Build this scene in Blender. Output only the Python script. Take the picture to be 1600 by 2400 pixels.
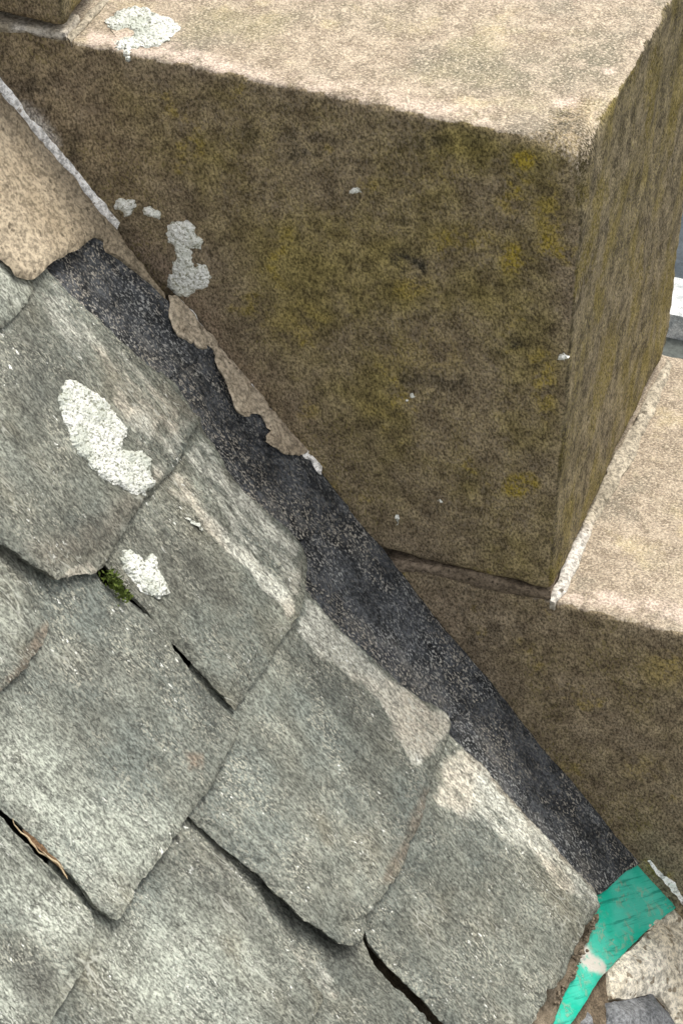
import bpy, bmesh, math, random
import numpy as np
from mathutils import Vector, Matrix, geometry
random.seed(7)
rng = np.random.default_rng(7)
SC = bpy.context.scene
for o in list(bpy.data.objects):
    bpy.data.objects.remove(o, do_unlink=True)
COL = SC.collection

# ------------------------------------------------------------------ camera
R = np.array([[0.9404805387013255, 0.33926134619558806, 0.01995232571962733],
              [0.22982034448847452, -0.5916486145231395, -0.7727448001714713],
              [-0.25035767530328235, 0.7313368963141444, -0.6344031671629087]])
CAM = np.array([0.82371668, -1.75666314, 1.13818378])
FPX = 7000.0                                   # focal length in photo pixels (photo 1600 x 2400)
cd = bpy.data.cameras.new('camera'); cam = bpy.data.objects.new('camera', cd); COL.objects.link(cam)
cd.sensor_fit = 'VERTICAL'; cd.sensor_height = 36.0; cd.sensor_width = 24.0
cd.lens = FPX / 2400 * 36.0
cd.clip_start = 0.05; cd.clip_end = 500
M = Matrix(((R[0][0], -R[1][0], -R[2][0], CAM[0]), (R[0][1], -R[1][1], -R[2][1], CAM[1]),
            (R[0][2], -R[1][2], -R[2][2], CAM[2]), (0, 0, 0, 1)))
cam.matrix_world = M
SC.camera = cam

# ------------------------------------------------------------------ light
SUN_DIR = Vector((0.20, 0.36, 1.0)).normalized()      # towards the sun
w = bpy.data.worlds.new('World'); SC.world = w; w.use_nodes = True
nt = w.node_tree; bg = nt.nodes['Background']
sky = nt.nodes.new('ShaderNodeTexSky'); sky.sky_type = 'NISHITA'; sky.sun_disc = False
sky.sun_elevation = math.asin(SUN_DIR.z); sky.sun_rotation = math.atan2(SUN_DIR.x, SUN_DIR.y)
sky.air_density = 1.0; sky.dust_density = 4.0; sky.ozone_density = 1.0
hs = nt.nodes.new('ShaderNodeHueSaturation'); hs.inputs['Saturation'].default_value = 0.12   # overcast: grey sky
nt.links.new(sky.outputs[0], hs.inputs['Color']); nt.links.new(hs.outputs[0], bg.inputs['Color'])
bg.inputs['Strength'].default_value = 0.15
sd = bpy.data.lights.new('sun', 'SUN'); sd.energy = 1.15; sd.angle = math.radians(22); sd.color = (1.0, 0.95, 0.86)
sun = bpy.data.objects.new('sun', sd); COL.objects.link(sun)
sun.rotation_euler = SUN_DIR.to_track_quat('Z', 'Y').to_euler(); sun.location = (0, 1, 4)
SC.view_settings.view_transform = 'Standard'; SC.view_settings.look = 'None'
SC.view_settings.exposure = 0.90; SC.view_settings.gamma = 1.0
SC.view_settings.use_curve_mapping = False

# ------------------------------------------------------------------ the place, in metres
L, H, W = 0.40, 0.424, 0.357                  # crow step: tread length, rise, wall thickness
ROOF = 1.12918; X0 = -0.1078                  # roof pitch, where the roof line meets z = 0
AL = math.atan(ROOF)
S_ = np.array([math.cos(AL), 0, -math.sin(AL)]); Y_ = np.array([0, 1.0, 0]); N_ = np.cross(S_, Y_)

class Frame:
    def __init__(s, O, e1, e2):
        s.O = np.array(O, float); s.e1 = np.array(e1, float); s.e2 = np.array(e2, float); s.n = np.cross(s.e1, s.e2)
    def to3(s, a, b, h): return s.O + np.outer(a, s.e1) + np.outer(b, s.e2) + np.outer(h, s.n)
FR = Frame((X0, 0, 0), S_, Y_)                                # roof slope; e2 < 0 is away from the gable
FW = Frame((0, 0, 0), (1, 0, 0), (0, 0, 1))                   # inner face of the gable
FT = Frame((0, 0, 0), (1, 0, 0), (0, 1, 0))                   # upper tread
FT1 = Frame((0, 0, -H), (1, 0, 0), (0, 1, 0))                 # lower tread
FX = Frame((L, 0, 0), (0, 1, 0), (0, 0, 1))                   # riser

def project(P):                                               # world -> photo pixel
    q = (np.asarray(P) - CAM) @ R.T
    return np.stack([800 + FPX * q[:, 0] / q[:, 2], 1200 + FPX * q[:, 1] / q[:, 2]], 1)

def onto(fr, px, f=lambda a, b: a * 0):                       # a traced outline -> plane coordinates
    px = np.asarray(px, float)
    d = np.stack([(px[:, 0] - 800) / FPX, (px[:, 1] - 1200) / FPX, np.ones(len(px))], 1) @ R
    h = np.zeros(len(px))
    for _ in range(12):
        t = (h - (CAM - fr.O) @ fr.n) / (d @ fr.n)
        P = CAM + d * t[:, None] - fr.O
        a, b = P @ fr.e1, P @ fr.e2
        h = f(a, b)
    return np.stack([a, b], 1)

# ------------------------------------------------------------------ numpy noise
def _h(ix, iy, iz, seed):
    n = (ix * 374761393 + iy * 668265263 + iz * 2147483647 + seed * 1274126177).astype(np.int64) & 0xffffffff
    n = ((n ^ (n >> 13)) * 1274126177) & 0xffffffff
    n = n ^ (n >> 16)
    return (n & 0xffff) / 65535.0 * 2 - 1
def vnoise(P, seed=0):
    P = np.asarray(P, float); i = np.floor(P).astype(np.int64); f = P - i; u = f * f * (3 - 2 * f)
    r = 0
    for dx in (0, 1):
        for dy in (0, 1):
            for dz in (0, 1):
                wgt = (u[:, 0] if dx else 1 - u[:, 0]) * (u[:, 1] if dy else 1 - u[:, 1]) * (u[:, 2] if dz else 1 - u[:, 2])
                r = r + wgt * _h(i[:, 0] + dx, i[:, 1] + dy, i[:, 2] + dz, seed)
    return r
def fbm(P, sc, oct=4, seed=0):
    P = np.asarray(P, float)
    if P.shape[1] == 2: P = np.c_[P, np.full(len(P), 0.37)]
    r, a = 0, 1.0
    for k in range(oct):
        r = r + a * vnoise(P * sc + 17.3 * k, seed + k); sc *= 2.03; a *= 0.5
    return r
def sstep(x, a, b):
    t = np.clip((x - a) / (b - a), 0, 1); return t * t * (3 - 2 * t)

def sdist(P, poly):                                           # signed distance, > 0 inside
    P = np.asarray(P, float); A = np.asarray(poly, float); B = np.roll(A, -1, 0)
    best = np.full(len(P), 1e9); ins = np.zeros(len(P), bool)
    for a, b in zip(A, B):
        ab = b - a; ap = P - a
        t = np.clip((ap @ ab) / max(ab @ ab, 1e-18), 0, 1)
        best = np.minimum(best, np.hypot(*(ap - t[:, None] * ab).T))
        c = ((a[1] > P[:, 1]) != (b[1] > P[:, 1]))
        xs = a[0] + (P[:, 1] - a[1]) * (b[0] - a[0]) / (b[1] - a[1] if b[1] != a[1] else 1e-18)
        ins ^= c & (P[:, 0] < xs)
    return np.where(ins, best, -best)

# ------------------------------------------------------------------ objects
WORLD = {}
def tag(o, label=None, cat=None, group=None, kind=None):
    if label: o['label'] = label
    if cat: o['category'] = cat
    if group: o['group'] = group
    if kind: o['kind'] = kind
    return o
def place(o, loc, parent=None):
    WORLD[o] = np.array(loc, float)
    if parent is not None:
        o.parent = parent; o.location = WORLD[o] - WORLD[parent]
    else: o.location = WORLD[o]
def empty(name, loc):
    o = bpy.data.objects.new(name, None); COL.objects.link(o); o.empty_display_size = 0.05; place(o, loc); return o
def mesh_obj(name, V, F, mat, parent=None, attrs=None, sharp=40, origin=None):
    V = np.asarray(V, float); c = V.mean(0) if origin is None else np.array(origin)
    me = bpy.data.meshes.new(name); me.from_pydata((V - c).tolist(), [], F)
    bm = bmesh.new(); bm.from_mesh(me); bmesh.ops.recalc_face_normals(bm, faces=bm.faces); bm.to_mesh(me); bm.free()
    for k, v in (attrs or {}).items():
        at = me.attributes.new(k, 'FLOAT', 'POINT'); at.data.foreach_set('value', np.asarray(v, np.float32))
    me.polygons.foreach_set('use_smooth', [True] * len(me.polygons))
    me.set_sharp_from_angle(angle=math.radians(sharp))
    me.materials.append(mat); me.update()
    o = bpy.data.objects.new(name, me); COL.objects.link(o); place(o, c, parent); return o

def resample(Q, d):
    out = []
    for a, b in zip(Q, np.roll(Q, -1, 0)):
        n = max(1, int(round(np.hypot(*(b - a)) / d)))
        for k in range(n): out.append(a + (b - a) * k / n)
    return np.array(out)

def piece(name, fr, px, f, th, mat, parent=None, d=0.0035, jit=0.0012, rough=0.0006, rsc=60, edge=0.003, ew=0.008,
          ledges=(), masks=None, bump=None, inset=0.0015, seed=0, sharp=45, st=None, fine=0.0, jsc=90, terrace=0.0):
    """A slab with a worn outline: outline traced on the surface h = f(a, b) of frame fr, th thick."""
    Q = onto(fr, px, f) if st is None else np.asarray(st, float)
    Q = resample(Q, d)
    c0 = Q.mean(0)
    nrm = np.roll(Q, -1, 0) - np.roll(Q, 1, 0); nrm = np.c_[nrm[:, 1], -nrm[:, 0]]; nrm /= np.maximum(np.linalg.norm(nrm, axis=1), 1e-9)[:, None]
    Q = Q + nrm * (jit * fbm(Q, jsc, 5, seed + 3))[:, None]
    lo, hi = Q.min(0), Q.max(0)
    gx = np.arange(lo[0], hi[0], d); gy = np.arange(lo[1], hi[1], d * 0.866)
    G = np.array([(x + (0.5 * d if j % 2 else 0), y) for j, y in enumerate(gy) for x in gx])
    G = G + rng.normal(0, d * 0.12, G.shape)
    G = G[sdist(G, Q) > 0.55 * d]
    P = np.r_[Q, G]
    n = len(Q)
    v, e, fc, ov, oe, of = geometry.delaunay_2d_cdt([Vector(p) for p in P], [], [list(range(n))], 1, 1e-7)
    V2 = np.array([(p.x, p.y) for p in v]); fc = [list(x) for x in fc]
    dist = np.abs(sdist(V2, Q))
    # boundary loop from the faces
    cnt = {}
    for t in fc:
        for a, b in zip(t, t[1:] + t[:1]): cnt[(a, b)] = 1
    nxt = {a: b for (a, b) in cnt if (b, a) not in cnt}
    loop = []
    if nxt:
        s0 = next(iter(nxt)); k = s0
        while True:
            loop.append(k); k = nxt.get(k)
            if k is None or k == s0 or len(loop) > len(V2): break
    h = f(V2[:, 0], V2[:, 1])
    nz = fbm(V2, 130, 3, seed + 11)
    ee = 1 - sstep(dist, 0, ew * (1 + 0.7 * nz)); dh = -edge * ee ** 1.6 * (1 + 0.5 * fbm(V2, 70, 3, seed + 15))
    dh = dh + rough * fbm(V2, rsc, 5, seed)
    if terrace:                                               # split layers: flat treads with small crisp steps
        cs = fbm(V2 * np.array([0.45, 1.0]), 24, 5, seed + 61) * 1.5
        fr_c = cs - np.floor(cs); dh = dh + terrace * (np.floor(cs) + sstep(fr_c, 0.80, 0.98)) * sstep(fbm(V2, 14, 2, seed + 67), -0.5, 0.3)
        tt = sstep(dist - 0.016 * np.clip(fbm(V2, 38, 5, seed + 71) - 0.15, 0, 1), -0.0008, 0.0006); dh = dh - 0.0014 * (1 - tt)     # flakes lost from the margin
    if fine: dh = dh + fine * np.abs(fbm(V2, 420, 2, seed + 5))
    W3 = fr.to3(V2[:, 0], V2[:, 1], h); pix = project(W3)
    pj = pix + 9 * np.c_[fbm(V2, 55, 4, seed + 21), fbm(V2, 55, 4, seed + 31)]
    for poly, drop, soft in ledges:
        dh = dh - 0.65 * drop * sstep(sdist(pj, poly), -soft, soft)
    if bump: dh = dh + bump(V2, dist)
    top = fr.to3(V2[:, 0], V2[:, 1], h + dh)
    at = {}
    for k in ('m1', 'm2', 'm3', 'm4'):
        val = np.zeros(len(V2))
        for poly, amt, soft in (masks or {}).get(k, []):
            val = np.maximum(val, amt * sstep(sdist(pj, poly), -soft, soft))
        at[k] = val
    V = top.tolist(); F = fc
    cdir = c0 - V2[loop]; cdir /= np.maximum(np.linalg.norm(cdir, axis=1), 1e-9)[:, None]
    prev = loop; hl = (h + dh)[loop]; hb = h[loop] - th
    for i, fr_ in enumerate((0.3, 0.62, 1.0)):
        ins = inset * fr_ + (0.0007 * fbm(V2[loop], 260, 2, seed + 41 + i) if i < 2 else 0)
        q = V2[loop] + cdir * np.asarray(ins).reshape(-1, 1) if np.ndim(ins) else V2[loop] + cdir * ins
        b0 = len(V); V += fr.to3(q[:, 0], q[:, 1], hl + (hb - hl) * fr_).tolist()
        ring = list(range(b0, b0 + len(loop)))
        for k in range(len(loop)):
            k2 = (k + 1) % len(loop)
            F.append([prev[k2], prev[k], ring[k], ring[k2]])
        for m in at: at[m] = np.r_[at[m], at[m][loop] * 0.5]
        prev = ring
    F.append(prev)
    return mesh_obj(name, V, F, mat, parent, at, sharp)

def rounded_block(name, lo, hi, res, rfun, mat, parent, amp=0.0015, seed=0, masks=None, axis_m=None):
    """One dressed stone: a box whose arrises are worn to radius rfun(p), faces slightly uneven."""
    lo, hi = np.array(lo, float), np.array(hi, float); n = np.maximum(2, np.round((hi - lo) / res).astype(int))
    idx = {}; V = []; F = []
    def vid(i, j, k):
        key = (i, j, k)
        if key not in idx: idx[key] = len(V); V.append(lo + (hi - lo) * np.array(key) / n)
        return idx[key]
    for ax in range(3):
        u, v_ = (ax + 1) % 3, (ax + 2) % 3
        for side in (0, n[ax]):
            for i in range(n[u]):
                for j in range(n[v_]):
                    q = []
                    for a, b in ((0, 0), (1, 0), (1, 1), (0, 1)):
                        k = [0, 0, 0]; k[ax] = side; k[u] = i + a; k[v_] = j + b; q.append(vid(*k))
                    F.append(q)
    V = np.array(V); r = np.minimum(rfun(V), 0.45 * (hi - lo).min())[:, None]
    q = np.clip(V, lo + r, hi - r); dv = V - q; ln = np.linalg.norm(dv, axis=1); nn = dv / np.maximum(ln, 1e-9)[:, None]
    P = q + nn * r
    P = P + nn * (amp * fbm(P, 22, 5, seed) + 0.0006 * fbm(P, 160, 3, seed + 9))[:, None]
    pix = project(P); pj = pix + 10 * np.c_[fbm(P, 50, 4, seed + 21), fbm(P, 50, 4, seed + 31)]
    at = {'m1': sstep(nn[:, 2] + 0.22 * fbm(P, 120, 4, seed + 7), 0.52, 0.85), 'm2': np.zeros(len(P)),
          'm3': sstep(nn[:, 0] + 0.1 * fbm(P, 60, 3, seed + 8), 0.4, 0.8), 'm4': np.zeros(len(P)), 'm5': np.zeros(len(P)), 'm6': np.zeros(len(P)), 'm7': np.zeros(len(P)), 'm8': np.full(len(P), 0.22)}
    for k, lst in (masks or {}).items():
        for poly, amt, soft in lst:
            mv = sstep(sdist(pj, poly), -soft, soft)
            at[k] = at[k] * (1 - mv) + amt * mv if k == 'm1' else np.maximum(at[k], amt * mv)
    return mesh_obj(name, P, F, mat, parent, at, 180)

# ------------------------------------------------------------------ materials
class Mat:
    def __init__(s, name, rough=0.85, spec=0.25):
        s.m = bpy.data.materials.new(name); s.m.use_nodes = True; s.t = s.m.node_tree; s.n = s.t.nodes
        s.b = s.n['Principled BSDF']; s.b.inputs['Roughness'].default_value = rough; s.b.inputs['Specular IOR Level'].default_value = spec
        s.tc = s.n.new('ShaderNodeTexCoord'); s.oi = s.n.new('ShaderNodeObjectInfo')
    def link(s, a, b): s.t.links.new(a, b)
    def coord(s, rot=(0, 0, 0), scale=(1, 1, 1), warp=0.0, wsc=80):
        m = s.n.new('ShaderNodeMapping'); m.vector_type = 'POINT'
        r = s.n.new('ShaderNodeMapping'); r.inputs['Rotation'].default_value = rot
        ad = s.n.new('ShaderNodeVectorMath'); ad.operation = 'ADD'
        mu = s.n.new('ShaderNodeVectorMath'); mu.operation = 'SCALE'; cmb = s.n.new('ShaderNodeCombineXYZ')
        for k in range(3): s.link(s.oi.outputs['Random'], cmb.inputs[k])
        s.link(cmb.outputs[0], mu.inputs[0]); mu.inputs['Scale'].default_value = 13.0
        s.link(s.tc.outputs['Object'], r.inputs['Vector']); s.link(r.outputs[0], ad.inputs[0]); s.link(mu.outputs[0], ad.inputs[1])
        out = ad.outputs[0]
        if warp:
            nz = s.n.new('ShaderNodeTexNoise'); nz.inputs['Scale'].default_value = wsc; nz.inputs['Detail'].default_value = 2
            s.link(out, nz.inputs['Vector'])
            sc = s.n.new('ShaderNodeVectorMath'); sc.operation = 'SCALE'; sc.inputs['Scale'].default_value = warp
            a2 = s.n.new('ShaderNodeVectorMath'); a2.operation = 'ADD'
            s.link(nz.outputs['Color'], sc.inputs[0]); s.link(out, a2.inputs[0]); s.link(sc.outputs[0], a2.inputs[1]); out = a2.outputs[0]
        m.inputs['Scale'].default_value = scale; s.link(out, m.inputs['Vector']); return m.outputs[0]
    def noise(s, vec, scale, detail=4, rough=0.6, dist=0.0):
        z = s.n.new('ShaderNodeTexNoise'); z.inputs['Scale'].default_value = scale; z.inputs['Detail'].default_value = detail
        z.inputs['Roughness'].default_value = rough; z.inputs['Distortion'].default_value = dist; s.link(vec, z.inputs['Vector']); return z.outputs['Fac']
    def voro(s, vec, scale, feat='F1'):
        z = s.n.new('ShaderNodeTexVoronoi'); z.inputs['Scale'].default_value = scale; z.feature = feat; s.link(vec, z.inputs['Vector']); return z.outputs['Distance']
    def attr(s, k):
        a = s.n.new('ShaderNodeAttribute'); a.attribute_name = k; return a.outputs['Fac']
    def val(s, x, sock):
        if isinstance(x, (int, float)): sock.default_value = x
        else: s.link(x, sock)
    def math(s, op, a, b=0.0, c=None, clamp=False):
        z = s.n.new('ShaderNodeMath'); z.operation = op; z.use_clamp = clamp; s.val(a, z.inputs[0]); s.val(b, z.inputs[1])
        if c is not None: s.val(c, z.inputs[2])
        return z.outputs[0]
    def ramp(s, x, a, b, lo=0.0, hi=1.0):
        z = s.n.new('ShaderNodeMapRange'); z.interpolation_type = 'SMOOTHSTEP'; s.val(x, z.inputs['Value'])
        for k, v in (('From Min', a), ('From Max', b), ('To Min', lo), ('To Max', hi)): z.inputs[k].default_value = v
        return z.outputs['Result']
    def mix(s, fac, a, b, mode='MIX'):
        z = s.n.new('ShaderNodeMix'); z.data_type = 'RGBA'; z.blend_type = mode; s.val(fac, z.inputs['Factor'])
        for x, k in ((a, 'A'), (b, 'B')):
            sock = [i for i in z.inputs if i.name == k and i.type == 'RGBA'][0]
            if isinstance(x, tuple): sock.default_value = (*x, 1)
            else: s.link(x, sock)
        return [o for o in z.outputs if o.type == 'RGBA'][0]
    def grey(s, x):
        c = s.n.new('ShaderNodeCombineColor')
        for k in range(3): s.link(x, c.inputs[k])
        return c.outputs[0]
    def finish(s, col, height=None, dist=0.001, strength=1.0):
        s.link(col, s.b.inputs['Base Color'])
        if height is not None:
            bp = s.n.new('ShaderNodeBump'); bp.inputs['Distance'].default_value = dist; bp.inputs['Strength'].default_value = strength
            s.link(height, bp.inputs['Height']); s.link(bp.outputs[0], s.b.inputs['Normal'])
        return s.m

def slate_material():
    m = Mat('slate', 0.74, 0.28)
    rot = (0, -AL, 0)                                   # x along the slope after rotation
    iso = m.coord(rot, (1, 1, 1), 0.002, 90)
    st = m.coord(rot, (0.55, 1, 1), 0.003, 60)         # grain stretched down the slope
    big = m.noise(iso, 9, 5, 0.6); mid = m.noise(st, 48, 6, 0.72); grain = m.noise(st, 480, 3, 0.7); spk = m.noise(st, 560, 2, 0.6)
    spk2 = m.noise(st, 230, 3, 0.7); clus = m.noise(iso, 24, 5, 0.7); pits = m.noise(m.coord(rot, (0.6, 1, 1)), 520, 2, 0.6)
    col = m.mix(m.ramp(big, 0.36, 0.64), (0.092, 0.092, 0.073), (0.152, 0.153, 0.122))
    col = m.mix(m.ramp(mid, 0.40, 0.66), col, (0.222, 0.230, 0.190))
    rnd = m.math('MULTIPLY', m.oi.outputs['Random'], 0.4)
    col = m.mix(rnd, col, (0.140, 0.152, 0.132))
    hue = m.noise(iso, 14, 3, 0.5)
    col = m.mix(m.ramp(hue, 0.5, 0.68, 0, 0.38), col, (0.19, 0.165, 0.110))
    col = m.mix(m.ramp(hue, 0.5, 0.32, 0, 0.40), col, (0.115, 0.138, 0.128))
    m3 = m.attr('m3'); m2 = m.attr('m2'); m1 = m.attr('m1')
    col = m.mix(m.math('MULTIPLY', m3, m.ramp(mid, 0.3, 0.58)), col, (0.32, 0.335, 0.28))
    col = m.mix(m.math('MULTIPLY', m2, 0.85), col, (0.074, 0.073, 0.062))
    col = m.mix(m.math('MULTIPLY', m.attr('m4'), m.ramp(mid, 0.3, 0.55)), col, (0.165, 0.132, 0.098))
    pf = m.math('ADD', m.math('MULTIPLY', m1, 1.2), m.math('MULTIPLY', m.math('SUBTRACT', m.noise(m.coord(rot, (0.3, 1, 1), 0.004, 60), 70, 6, 0.8), 0.5), 2.6))
    pf = m.math('MULTIPLY', m.ramp(pf, 0.34, 0.95), m.ramp(m1, 0.02, 0.25))
    col = m.mix(pf, col, m.mix(m.ramp(hue, 0.42, 0.58), (0.47, 0.465, 0.40), (0.46, 0.42, 0.34)))
    strk = m.noise(m.coord(rot, (0.16, 1, 1), 0.003, 50), 150, 5, 0.7)
    col = m.mix(1.0, col, m.grey(m.ramp(strk, 0.36, 0.66, 0.80, 1.18)), 'MULTIPLY')
    # grain: light flecks and dark pits
    g = m.ramp(grain, 0.36, 0.66, 0.48, 1.48)
    col = m.mix(1.0, col, m.grey(g), 'MULTIPLY')
    col = m.mix(m.math('MULTIPLY', m.ramp(pits, 0.44, 0.34), 0.55), col, (0.045, 0.043, 0.036))
    fl = m.math('MULTIPLY', m.ramp(spk, 0.53, 0.61), m.ramp(clus, 0.42, 0.62, 0.12, 0.8))
    col = m.mix(fl, col, m.mix(m3, (0.37, 0.36, 0.29), (0.52, 0.53, 0.46)))
    wh = m.math('MULTIPLY', m.ramp(spk2, 0.65, 0.68), m.ramp(clus, 0.47, 0.58))
    col = m.mix(wh, col, (0.72, 0.72, 0.66))
    tone = m.noise(m.coord(rot, (0.6, 1, 1), 0.02, 12), 7, 3, 0.5)
    col = m.mix(1.0, col, m.grey(m.ramp(tone, 0.36, 0.64, 0.84, 1.20)), 'MULTIPLY')
    ln = m.noise(m.coord(rot, (0.22, 1, 1), 0.010, 25), 42, 3, 0.6)
    crk = m.math('MULTIPLY', m.ramp(m.math('ABSOLUTE', m.math('SUBTRACT', ln, 0.5)), 0.009, 0.002), m.ramp(clus, 0.50, 0.60))
    col = m.mix(m.math('MULTIPLY', crk, 0.55), col, (0.05, 0.048, 0.04))
    ln2 = m.noise(m.coord(rot, (0.25, 1, 1), 0.006, 30), 60, 2, 0.6)
    lt = m.math('MULTIPLY', m.ramp(m.math('ABSOLUTE', m.math('SUBTRACT', ln2, 0.52)), 0.012, 0.003), m.ramp(hue, 0.50, 0.60))
    col = m.mix(m.math('MULTIPLY', lt, 0.5), col, (0.46, 0.46, 0.40))
    cf = m.math('MULTIPLY', m.noise(m.coord(rot, (0.5, 1, 1), 0.006, 40), 17, 7, 0.62), 13.0)          # cleft: thin split layers
    step = m.math('ADD', m.math('FLOOR', cf), m.ramp(m.math('FRACT', cf), 0.86, 0.99))
    edge_ = m.math('MULTIPLY', m.ramp(m.math('FRACT', cf), 0.90, 0.97), m.ramp(clus, 0.40, 0.58))
    col = m.mix(m.math('MULTIPLY', edge_, 0.40), col, (0.35, 0.35, 0.30))
    hgt = m.math('ADD', m.math('MULTIPLY', grain, 0.6), m.math('ADD', m.math('ADD', m.math('MULTIPLY', step, 0.85), m.math('SUBTRACT', mid, m.math('MULTIPLY', crk, 0.5))), m.math('MULTIPLY', spk, 0.35)))
    return m.finish(col, hgt, 0.0012, 0.8)

def stone_material():
    m = Mat('weathered_sandstone', 0.92, 0.15)
    iso = m.coord((0.5, 0.4, 0.3), (1, 1, 1), 0.002, 60)
    strk = m.coord((0.18, 0, 0), (1.0, 1.0, 0.80), 0.008, 40)
    big = m.noise(iso, 9, 5, 0.65); big2 = m.noise(m.coord((1, 0.3, 0.8)), 15, 5, 0.65); mid = m.noise(iso, 60, 5, 0.72)
    gi = m.noise(m.coord((0, 0.2, 0), (1, 1, 0.7)), 560, 3, 0.7); gs = m.noise(strk, 540, 3, 0.7); ms = m.noise(strk, 55, 5, 0.7)
    m1, m2, m3, m4, m5, m6, m8 = (m.attr(k) for k in ('m1', 'm2', 'm3', 'm4', 'm5', 'm6', 'm8'))
    grain = m.math('ADD', m.math('MULTIPLY', gi, m.math('SUBTRACT', 1.0, m3)), m.math('MULTIPLY', gs, m3))
    m1 = m.ramp(m.math('ADD', m1, m.math('MULTIPLY', m.math('SUBTRACT', gs, 0.5), 1.1)), 0.36, 0.64)
    m3 = m.ramp(m.math('ADD', m3, m.math('MULTIPLY', m.math('SUBTRACT', mid, 0.5), 0.8)), 0.25, 0.75)
    # sheltered side: algae-brown sandstone
    c = m.mix(m.ramp(mid, 0.30, 0.72), (0.165, 0.125, 0.085), (0.360, 0.285, 0.198))
    c = m.mix(m.math('MULTIPLY', m.ramp(big, 0.36, 0.62, 0.30, 1.0), m8), c, m.mix(m.ramp(mid, 0.36, 0.64), (0.128, 0.102, 0.030), (0.310, 0.250, 0.076)))
    c = m.mix(m.ramp(big2, 0.46, 0.28, 0, 0.30), c, (0.075, 0.062, 0.040))
    yn = m.math('ADD', m.math('MULTIPLY', m.ramp(m.noise(m.coord((0.2, 0.9, 0.1)), 19, 5, 0.65), 0.56, 0.68), 0.55), m5)
    yel = m.math('MULTIPLY', m.ramp(yn, 0.1, 0.9), m.ramp(mid, 0.40, 0.56))
    c = m.mix(m.math('MULTIPLY', yel, 0.85), c, (0.330, 0.245, 0.030))
    c = m.mix(m.math('MULTIPLY', m6, m.ramp(mid, 0.62, 0.42)), c, (0.040, 0.036, 0.026))
    # riser: more moss, streaked
    cr = m.mix(m.ramp(ms, 0.36, 0.66), (0.076, 0.062, 0.036), (0.222, 0.182, 0.108))
    cr = m.mix(m.ramp(m.noise(strk, 20, 4, 0.6), 0.44, 0.62, 0, 0.6), cr, (0.170, 0.132, 0.028))
    c = m.mix(m3, c, cr)
    c = m.mix(m.math('MULTIPLY', m2, m.ramp(mid, 0.3, 0.52)), c, (0.26, 0.195, 0.140))
    # treads: washed pale stone
    t = m.mix(m.ramp(mid, 0.36, 0.66), (0.250, 0.202, 0.148), (0.420, 0.348, 0.262))
    t = m.mix(m.ramp(big, 0.52, 0.66, 0, 0.5), t, (0.29, 0.26, 0.155))
    t = m.mix(m.ramp(big2, 0.47, 0.34, 0, 0.55), t, (0.185, 0.168, 0.130))
    t = m.mix(m.ramp(big2, 0.54, 0.66, 0, 0.5), t, (0.460, 0.380, 0.225))
    t = m.mix(m.math('MULTIPLY', m6, m.ramp(mid, 0.65, 0.40, 0.25, 1.0)), t, (0.190, 0.172, 0.125))
    pk = m.math('MULTIPLY', m.attr('m7'), m.ramp(mid, 0.35, 0.6))
    t = m.mix(pk, t, (0.58, 0.465, 0.39))
    c = m.mix(m1, c, t)
    c = m.mix(m4, c, m.mix(m.ramp(mid, 0.36, 0.62), (0.34, 0.29, 0.25), (0.66, 0.62, 0.56)))
    g = m.math('ADD', 1.0, m.math('MULTIPLY', m.math('SUBTRACT', m.ramp(grain, 0.36, 0.65, 0.42, 1.52), 1.0), m.math('SUBTRACT', 1.0, m.math('MULTIPLY', m1, 0.35))))
    c = m.mix(1.0, c, m.grey(g), 'MULTIPLY')
    fl = m.math('MULTIPLY', m.ramp(m.noise(m.coord((0, 0.25, 0), (1, 1, 0.55)), 500, 2, 0.6), 0.54, 0.63), 0.55)
    c = m.mix(fl, c, m.mix(m1, m.mix(m.ramp(big, 0.44, 0.60), (0.30, 0.245, 0.175), (0.27, 0.22, 0.085)), (0.68, 0.58, 0.44)))
    hgt = m.math('ADD', m.math('MULTIPLY', grain, 0.9), m.math('MULTIPLY', mid, 0.8))
    return m.finish(c, hgt, 0.0014, 0.8)

def mortar_material(name, a, b, pit=(0.10, 0.08, 0.055), sc=260, dark=0.36):
    m = Mat(name, 0.93, 0.12); iso = m.coord((0.3, 0.2, 0.6), (1, 1, 1), 0.002, 150)
    big = m.noise(iso, 18, 5, 0.65); g = m.noise(iso, sc, 4, 0.75); p = m.noise(iso, sc * 0.6, 2, 0.5)
    c = m.mix(m.ramp(big, 0.3, 0.7), a, b)
    c = m.mix(m.math('MULTIPLY', m.attr('m1'), m.ramp(big, 0.2, 0.5)), c, (0.60, 0.57, 0.53))
    c = m.mix(1.0, c, m.grey(m.ramp(g, 0.36, 0.64, 0.55, 1.45)), 'MULTIPLY')
    c = m.mix(m.math('MULTIPLY', m.ramp(p, dark, dark - 0.06), 0.8), c, pit)
    return m.finish(c, m.math('ADD', g, big), 0.0012, 0.8)

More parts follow.
